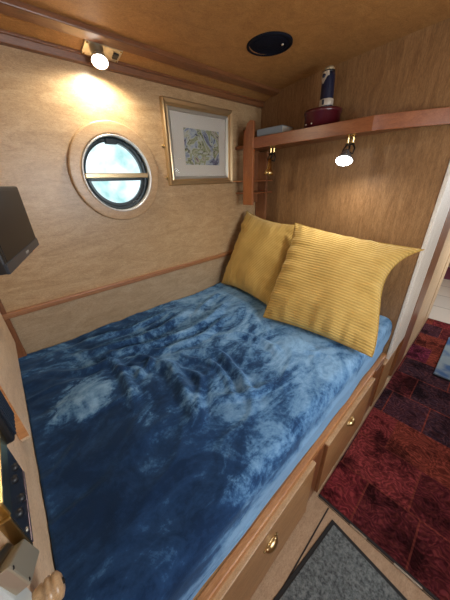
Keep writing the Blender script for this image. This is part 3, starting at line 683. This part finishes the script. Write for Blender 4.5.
s1 = N(VEL, 'ShaderNodeMath', operation='ADD'); L(VEL, s0.outputs[0], s1.inputs[0]); L(VEL, mY.outputs[0], s1.inputs[1])
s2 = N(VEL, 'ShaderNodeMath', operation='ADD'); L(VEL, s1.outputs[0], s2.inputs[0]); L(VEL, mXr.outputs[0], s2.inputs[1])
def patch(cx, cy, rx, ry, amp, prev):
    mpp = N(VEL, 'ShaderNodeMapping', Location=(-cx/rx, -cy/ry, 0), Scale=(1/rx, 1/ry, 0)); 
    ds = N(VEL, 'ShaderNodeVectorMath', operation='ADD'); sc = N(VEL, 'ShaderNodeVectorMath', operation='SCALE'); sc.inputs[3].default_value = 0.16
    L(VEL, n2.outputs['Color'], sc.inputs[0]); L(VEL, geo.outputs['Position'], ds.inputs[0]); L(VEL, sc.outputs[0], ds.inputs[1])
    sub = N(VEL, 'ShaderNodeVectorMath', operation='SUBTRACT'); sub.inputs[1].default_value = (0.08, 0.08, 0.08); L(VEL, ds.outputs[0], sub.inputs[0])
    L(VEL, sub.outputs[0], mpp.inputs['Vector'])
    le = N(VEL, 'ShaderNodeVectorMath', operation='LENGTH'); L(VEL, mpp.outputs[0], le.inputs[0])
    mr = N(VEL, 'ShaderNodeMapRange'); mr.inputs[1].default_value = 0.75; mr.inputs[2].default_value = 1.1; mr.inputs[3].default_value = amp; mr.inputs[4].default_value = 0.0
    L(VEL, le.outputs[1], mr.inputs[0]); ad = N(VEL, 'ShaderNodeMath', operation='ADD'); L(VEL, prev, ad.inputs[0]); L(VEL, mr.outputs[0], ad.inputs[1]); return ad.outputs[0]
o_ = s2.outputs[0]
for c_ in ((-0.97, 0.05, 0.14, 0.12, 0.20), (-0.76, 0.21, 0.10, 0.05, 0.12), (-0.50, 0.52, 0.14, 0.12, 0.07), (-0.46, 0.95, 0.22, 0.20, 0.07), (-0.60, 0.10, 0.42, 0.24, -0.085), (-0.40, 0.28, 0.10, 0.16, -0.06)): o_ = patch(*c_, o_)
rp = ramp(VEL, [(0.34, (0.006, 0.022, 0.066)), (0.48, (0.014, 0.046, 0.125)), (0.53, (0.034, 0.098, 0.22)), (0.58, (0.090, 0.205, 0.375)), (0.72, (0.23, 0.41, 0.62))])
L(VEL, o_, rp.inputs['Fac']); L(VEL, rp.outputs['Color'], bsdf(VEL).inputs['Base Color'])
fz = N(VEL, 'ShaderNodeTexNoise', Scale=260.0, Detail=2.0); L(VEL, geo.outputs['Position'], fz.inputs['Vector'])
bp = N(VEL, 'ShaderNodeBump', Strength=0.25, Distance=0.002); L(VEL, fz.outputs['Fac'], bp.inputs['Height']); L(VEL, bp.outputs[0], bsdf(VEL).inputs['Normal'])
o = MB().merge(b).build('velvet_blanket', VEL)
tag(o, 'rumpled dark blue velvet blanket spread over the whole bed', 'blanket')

# ------------------------------------------------------------------ mustard corduroy cushions
def cordmat(name, ribs, rot):
    m = mat(name, (0.50, 0.29, 0.045), 0.8, 0, Sheen_Weight=0.5, Sheen_Roughness=0.4)
    bsdf(m).inputs['Sheen Tint'].default_value = (1.0, 0.85, 0.5, 1); bsdf(m).inputs['Specular IOR Level'].default_value = 0.2
    uv = N(m, 'ShaderNodeUVMap'); mp = N(m, 'ShaderNodeMapping', Rotation=(0, 0, rot)); L(m, uv.outputs[0], mp.inputs['Vector'])
    wv = N(m, 'ShaderNodeTexWave', Scale=ribs/6.2832*1.0, Distortion=0.25); wv.bands_direction = 'Y'; wv.inputs['Detail Scale'].default_value = 2.0
    wv.inputs['Scale'].default_value = ribs*0.314
    L(m, mp.outputs[0], wv.inputs['Vector'])
    nn = N(m, 'ShaderNodeTexNoise', Scale=5.0, Detail=4.0); L(m, uv.outputs[0], nn.inputs['Vector'])
    r1 = ramp(m, [(0.3, (0.54, 0.335, 0.085)), (0.7, (0.67, 0.44, 0.13))]); L(m, nn.outputs['Fac'], r1.inputs['Fac'])
    r2 = ramp(m, [(0.0, (0.62, 0.60, 0.55)), (0.5, (1, 1, 1))]); L(m, wv.outputs['Fac'], r2.inputs['Fac'])
    mx = N(m, 'ShaderNodeMix', data_type='RGBA', blend_type='MULTIPLY'); mx.inputs[0].default_value = 0.55
    L(m, r1.outputs['Color'], mx.inputs[6]); L(m, r2.outputs['Color'], mx.inputs[7]); L(m, mx.outputs[2], bsdf(m).inputs['Base Color'])
    bp = N(m, 'ShaderNodeBump', Strength=0.7, Distance=0.004); L(m, wv.outputs['Fac'], bp.inputs['Height']); L(m, bp.outputs[0], bsdf(m).inputs['Normal'])
    return m
def cushion(name, BL, BR, TR, TL, thick, material, label, seed, zmin=0.70, pinch=0.05, ears=(0.0, 0.0, 0.0, 0.0), group=None, rpinch=0.05, rsk=1.0):
    BL, BR, TR, TL = map(V, (BL, BR, TR, TL)); n = 72
    nrm = ((BR-BL).cross(TL-BL)).normalized()      # faces the room
    if nrm.y > 0: nrm = -nrm
    b = bmesh.new(); uvl = b.loops.layers.uv.new('UVMap'); side = {}
    ears = dict(zip(((0, 0), (1, 0), (1, 1), (0, 1)), ears))
    def base(u, v):
        # pull sides in between the corners
        uu = u + (pinch if u < 0.5 else rpinch)*(0.5-u)*2*(math.sin(math.pi*v**rsk)**0.8)*abs(2*u-1)**2.2
        vv = v + pinch*(0.5-v)*2*(math.sin(math.pi*u)**0.8)*abs(2*v-1)**3
        p = (BL*(1-uu)+BR*uu)*(1-vv) + (TL*(1-uu)+TR*uu)*vv
        return p
    for sgn in (1, -1):
        g = []
        for j in range(n+1):
            row = []
            for i in range(n+1):
                u, v = i/n, j/n
                if sgn == -1 and (i in (0, n) or j in (0, n)): row.append(side[(i, j)]); continue
                eu = 1-abs(2*u-1)**2.6; ev = 1-abs(2*v-1)**2.6
                h = thick/2*(max(eu, 0)*max(ev, 0))**0.55
                cd = min(math.hypot(a-u, c-v) for a in (0, 1) for c in (0, 1))
                ang = math.atan2(v-0.5, u-0.5)
                edge = max(abs(2*u-1), abs(2*v-1))
                t = (v if abs(2*u-1) > abs(2*v-1) else u)
                wr = 0.018*noise.noise(V((t*14+seed, seed, sgn*3)))*max(0, (edge-0.35)/0.65)*(h > 0)
                wr += 0.016*noise.noise(V((u*4+seed, v*4, seed)))
                h2 = h + wr*min(1, h/0.02)
                p = base(u, v) + nrm*sgn*h2
                if edge > 0.99: p += nrm*0.004*noise.noise(V((t*22, seed, 0))) 
                p.z = max(p.z, zmin)
                vtx = b.verts.new(p); row.append(vtx)
                if sgn == 1: side[(i, j)] = vtx
            g.append(row)
        for j in range(n):
            for i in range(n):
                q = (g[j][i], g[j][i+1], g[j+1][i+1], g[j+1][i])
                try: f = b.faces.new(q)
                except ValueError: continue
                f.smooth = True
                for lp, (a, c) in zip(f.loops, ((i, j), (i+1, j), (i+1, j+1), (i, j+1))): lp[uvl].uv = (a/n, c/n)
    bmesh.ops.recalc_face_normals(b, faces=b.faces)
    org = (BL+BR)/2
    for v in b.verts: v.co -= org
    me = bpy.data.meshes.new(name); b.to_mesh(me); b.free(); me.materials.append(material)
    root = thing(name, org, label, 'cushion', group)
    o = bpy.data.objects.new('cover', me); C.objects.link(o); o.parent = root
    # piping seam around the edge
    pts = [base(i/n, 0) for i in range(n)] + [base(1, i/n) for i in range(n)] + [base(1-i/n, 1) for i in range(n)] + [base(0, 1-i/n) for i in range(n+1)]
    for p in pts: p.z = max(p.z, zmin)
    m_ = MB(); m_.tube([p for k, p in enumerate(pts) if k % 3 == 0 or k == len(pts)-1], 0.0032, 6); m_.build('seam', SEAM, root)
    return root
SEAM = mat('mustard_seam', (0.42, 0.25, 0.045), 0.8)
cushion('cushion', (-1.470, 1.30, 0.71), (-0.83, 1.20, 0.71), (-0.955, 1.60, 1.205), (-1.455, 1.60, 1.272), 0.15, cordmat('mustard_corduroy_fine', 60, 0.1),
        'mustard corduroy cushion in the corner by the hull wall, partly behind the other cushion', 2.3, group='mustard cushions')
cushion('cushion', (-0.835, 1.085, 0.715), (-0.215, 1.135, 0.72), (-0.205, 1.535, 1.165), (-0.925, 1.50, 1.235), 0.17, cordmat('mustard_corduroy_wide', 42, 0.03),
        'larger ribbed mustard corduroy cushion leaning in front, nearest the aisle', 7.1, group='mustard cushions', pinch=0.03, rpinch=0.14, rsk=1.75)

# ------------------------------------------------------------------ patchwork carpet
CAR = mat('patchwork_carpet', (0.2, 0.03, 0.04), 0.95, 0)
bsdf(CAR).inputs['Specular IOR Level'].default_value = 0.1
geo = N(CAR, 'ShaderNodeNewGeometry'); mp = N(CAR, 'ShaderNodeMapping', Location=(0.05, 0.02, 0)); L(CAR, geo.outputs['Position'], mp.inputs['Vector'])
bk = N(CAR, 'ShaderNodeTexBrick', Scale=1.0); bk.offset = 0.45; bk.squash = 0.7; bk.squash_frequency = 3
bk.inputs['Brick Width'].default_value = 0.33; bk.inputs['Row Height'].default_value = 0.27; bk.inputs['Mortar Size'].default_value = 0.004
bk.inputs['Color1'].default_value = (0, 0, 0, 1); bk.inputs['Color2'].default_value = (1, 1, 1, 1); bk.inputs['Mortar'].default_value = (0.5, 0.5, 0.5, 1)
L(CAR, mp.outputs[0], bk.inputs['Vector'])
rp = ramp(CAR, [(0.0, (0.12, 0.022, 0.026)), (0.15, (0.20, 0.030, 0.035)), (0.30, (0.055, 0.028, 0.040)), (0.45, (0.23, 0.050, 0.032)), (0.60, (0.16, 0.025, 0.055)), (0.72, (0.075, 0.030, 0.042)), (0.86, (0.25, 0.045, 0.045)), (1.0, (0.14, 0.040, 0.030))])
rp.color_ramp.interpolation = 'CONSTANT'; L(CAR, bk.outputs['Color'], rp.inputs['Fac'])
# ornament lines
v1 = N(CAR, 'ShaderNodeTexVoronoi', Scale=26.0, feature='DISTANCE_TO_EDGE')
nd = N(CAR, 'ShaderNodeTexNoise', Scale=9.0, Detail=3.0); L(CAR, geo.outputs['Position'], nd.inputs['Vector'])
ad = N(CAR, 'ShaderNodeVectorMath', operation='MULTIPLY_ADD'); ad.inputs[1].default_value = (0.12, 0.12, 0); L(CAR, nd.outputs['Color'], ad.inputs[0]); L(CAR, geo.outputs['Position'], ad.inputs[2]); L(CAR, ad.outputs[0], v1.inputs['Vector'])
r2 = ramp(CAR, [(0.0, (1, 1, 1)), (0.10, (0, 0, 0))]); L(CAR, v1.outputs['Distance'], r2.inputs['Fac'])
wv = N(CAR, 'ShaderNodeTexWave', Scale=16.0, Distortion=22.0); wv.wave_type = 'RINGS'; wv.inputs['Detail'].default_value = 3; L(CAR, ad.outputs[0], wv.inputs['Vector'])
r3 = ramp(CAR, [(0.35, (0.55, 0.50, 0.55)), (0.75, (1.25, 1.25, 1.3))]); L(CAR, wv.outputs['Fac'], r3.inputs['Fac'])
m1 = N(CAR, 'ShaderNodeMix', data_type='RGBA', blend_type='MULTIPLY'); m1.inputs[0].default_value = 0.75; L(CAR, rp.outputs['Color'], m1.inputs[6]); L(CAR, r3.outputs['Color'], m1.inputs[7])
m2 = N(CAR, 'ShaderNodeMix', data_type='RGBA'); m2.inputs[7].default_value = (0.30, 0.075, 0.04, 1); L(CAR, m1.outputs[2], m2.inputs[6])
f2 = N(CAR, 'ShaderNodeMath', operation='MULTIPLY'); f2.inputs[1].default_value = 0.16; L(CAR, r2.outputs['Color'], f2.inputs[0]); L(CAR, f2.outputs[0], m2.inputs[0])
# worn dark smudges
n4 = N(CAR, 'ShaderNodeTexNoise', Scale=4.2, Detail=7.0, Roughness=0.7); L(CAR, geo.outputs['Position'], n4.inputs['Vector'])
r4 = ramp(CAR, [(0.40, (0.10, 0.09, 0.12)), (0.52, (1, 1, 1))]); L(CAR, n4.outputs['Fac'], r4.inputs['Fac'])
m3 = N(CAR, 'ShaderNodeMix', data_type='RGBA', blend_type='MULTIPLY'); m3.inputs[0].default_value = 0.85; L(CAR, m2.outputs[2], m3.inputs[6]); L(CAR, r4.outputs['Color'], m3.inputs[7])
m4 = N(CAR, 'ShaderNodeMix', data_type='RGBA'); m4.inputs[7].default_value = (0.22, 0.05, 0.04, 1); L(CAR, m3.outputs[2], m4.inputs[6])
f4 = N(CAR, 'ShaderNodeMath', operation='MULTIPLY'); f4.inputs[1].default_value = 0.4; L(CAR, bk.outputs['Fac'], f4.inputs[0]); L(CAR, f4.outputs[0], m4.inputs[0])
v5 = N(CAR, 'ShaderNodeTexVoronoi', Scale=7.5); L(CAR, ad.outputs[0], v5.inputs['Vector'])
sn = N(CAR, 'ShaderNodeMath', operation='SINE'); ml5 = N(CAR, 'ShaderNodeMath', operation='MULTIPLY'); ml5.inputs[1].default_value = 42.0
L(CAR, v5.outputs['Distance'], ml5.inputs[0]); L(CAR, ml5.outputs[0], sn.inputs[0])
r5 = ramp(CAR, [(0.0, (0.55, 0.48, 0.55)), (0.6, (1.05, 1.05, 1.05)), (1.0, (1.25, 1.2, 1.2))]); L(CAR, sn.outputs[0], r5.inputs['Fac'])
m5c = N(CAR, 'ShaderNodeMix', data_type='RGBA', blend_type='MULTIPLY'); m5c.inputs[0].default_value = 0.6; L(CAR, m4.outputs[2], m5c.inputs[6]); L(CAR, r5.outputs['Color'], m5c.inputs[7])
L(CAR, m5c.outputs[2], bsdf(CAR).inputs['Base Color'])
fz = N(CAR, 'ShaderNodeTexNoise', Scale=220.0, Detail=2.0); L(CAR, geo.outputs['Position'], fz.inputs['Vector'])
bp = N(CAR, 'ShaderNodeBump', Strength=0.5, Distance=0.003); L(CAR, fz.outputs['Fac'], bp.inputs['Height']); L(CAR, bp.outputs[0], bsdf(CAR).inputs['Normal'])
cp = thing('carpet', (0.25, 2.1, -0.006), 'red patchwork patterned carpet running down the aisle', 'carpet')
b = MB(); b.box((-0.208, 0.818, -0.0055), (0.748, 3.37, 0.002), 0.001); b.build('pile', CAR, cp)
b = MB(); b.box((-0.208, 0.806, -0.0055), (0.748, 0.8175, 0.001), 0.001); b.build('edge_binding', mat('dark_binding', (0.02, 0.015, 0.015), 0.8), cp)
for xa, xb in ((-0.045, 0.03), (0.14, 0.24), (0.35, 0.44)):
    b = MB(); b.box((xa, 0.800, -0.0055), (xb, 0.8065, 0.0025), 0.0008); b.build('metal_strip', NICKEL, cp)
cc = thing('carpet', (-0.85, -0.9, -0.006), 'red carpet on the floor behind the foot partition', 'carpet')
b = MB(); b.box((-1.50, -1.65, -0.0055), (0.70, -0.17, 0.002), 0.001); b.build('pile', mat('plain_red_carpet', (0.36, 0.05, 0.035), 0.95), cc)
# threshold strips of floor boarding
b = MB(); b.box((-0.150, -0.15, -0.0058), (-0.1435, 0.795, -0.0045)); b.box((-0.21, 0.800, -0.0058), (0.74, 0.803, -0.0048)); b.build('trim_10', mat('dark_joint', (0.03, 0.02, 0.015), 0.8), None, 'structure')

# grey door mat
GM = mat('grey_mat_pile', (0.10, 0.11, 0.11), 0.95)
geo = N(GM, 'ShaderNodeNewGeometry'); nn = N(GM, 'ShaderNodeTexNoise', Scale=90.0, Detail=3.0, Roughness=0.7); L(GM, geo.outputs['Position'], nn.inputs['Vector'])
rp = ramp(GM, [(0.35, (0.055, 0.065, 0.07)), (0.65, (0.22, 0.25, 0.25))]); L(GM, nn.outputs['Fac'], rp.inputs['Fac']); L(GM, rp.outputs['Color'], bsdf(GM).inputs['Base Color'])
bp = N(GM, 'ShaderNodeBump', Strength=0.8, Distance=0.004); L(GM, nn.outputs['Fac'], bp.inputs['Height']); L(GM, bp.outputs[0], bsdf(GM).inputs['Normal'])
gm = thing('door_mat', (0.12, 0.5, -0.006), 'grey speckled door mat with black rubber border on the boarded floor', 'mat')
R = Matrix.Translation((-0.112, 0.762, 0)) @ Matrix.Rotation(math.radians(-6.0), 4, 'Z')
b = MB(); b.box((0, -0.62, -0.0055), (0.62, 0, 0.0), 0.002, R); b.build('rubber_border', mat('black_rubber', (0.012, 0.012, 0.012), 0.7), gm)
b = MB(); b.box((0.016, -0.604, -0.001), (0.604, -0.016, 0.005), 0.002, R); b.build('pile', GM, gm)

# blue mat far down the aisle
BM = mat('blue_grey_mat', (0.10, 0.17, 0.26), 0.8)
geo = N(BM, 'ShaderNodeNewGeometry'); nn = N(BM, 'ShaderNodeTexNoise', Scale=5.0, Detail=3.0); L(BM, geo.outputs['Position'], nn.inputs['Vector'])
rp = ramp(BM, [(0.42, (0.03, 0.10, 0.26)), (0.55, (0.22, 0.30, 0.36))]); L(BM, nn.outputs['Fac'], rp.inputs['Fac']); L(BM, rp.outputs['Color'], bsdf(BM).inputs['Base Color'])
bm_ = thing('floor_mat', (0.3, 2.6, 0.002), 'blue and grey mat lying on the red carpet at the far right', 'mat')
b = MB(); b.box((0.018, 2.29, 0.0022), (0.62, 3.02, 0.022), 0.006); b.build('pad', BM, bm_)
b = MB(); b.box((0.016, 2.284, 0.0022), (0.62, 2.292, 0.014), 0.002); b.build('dark_edge', BLACK, bm_)
pr_ = MB(); pr_.box((-0.68, 5.0, 0.0), (0.30, 5.70, 0.012), 0.004); o = pr_.build('kitchen_rug', mat('plum_rug', (0.20, 0.05, 0.10), 0.9)); tag(o, 'plum coloured rug on the pale tiles at the far end of the passage', 'rug')
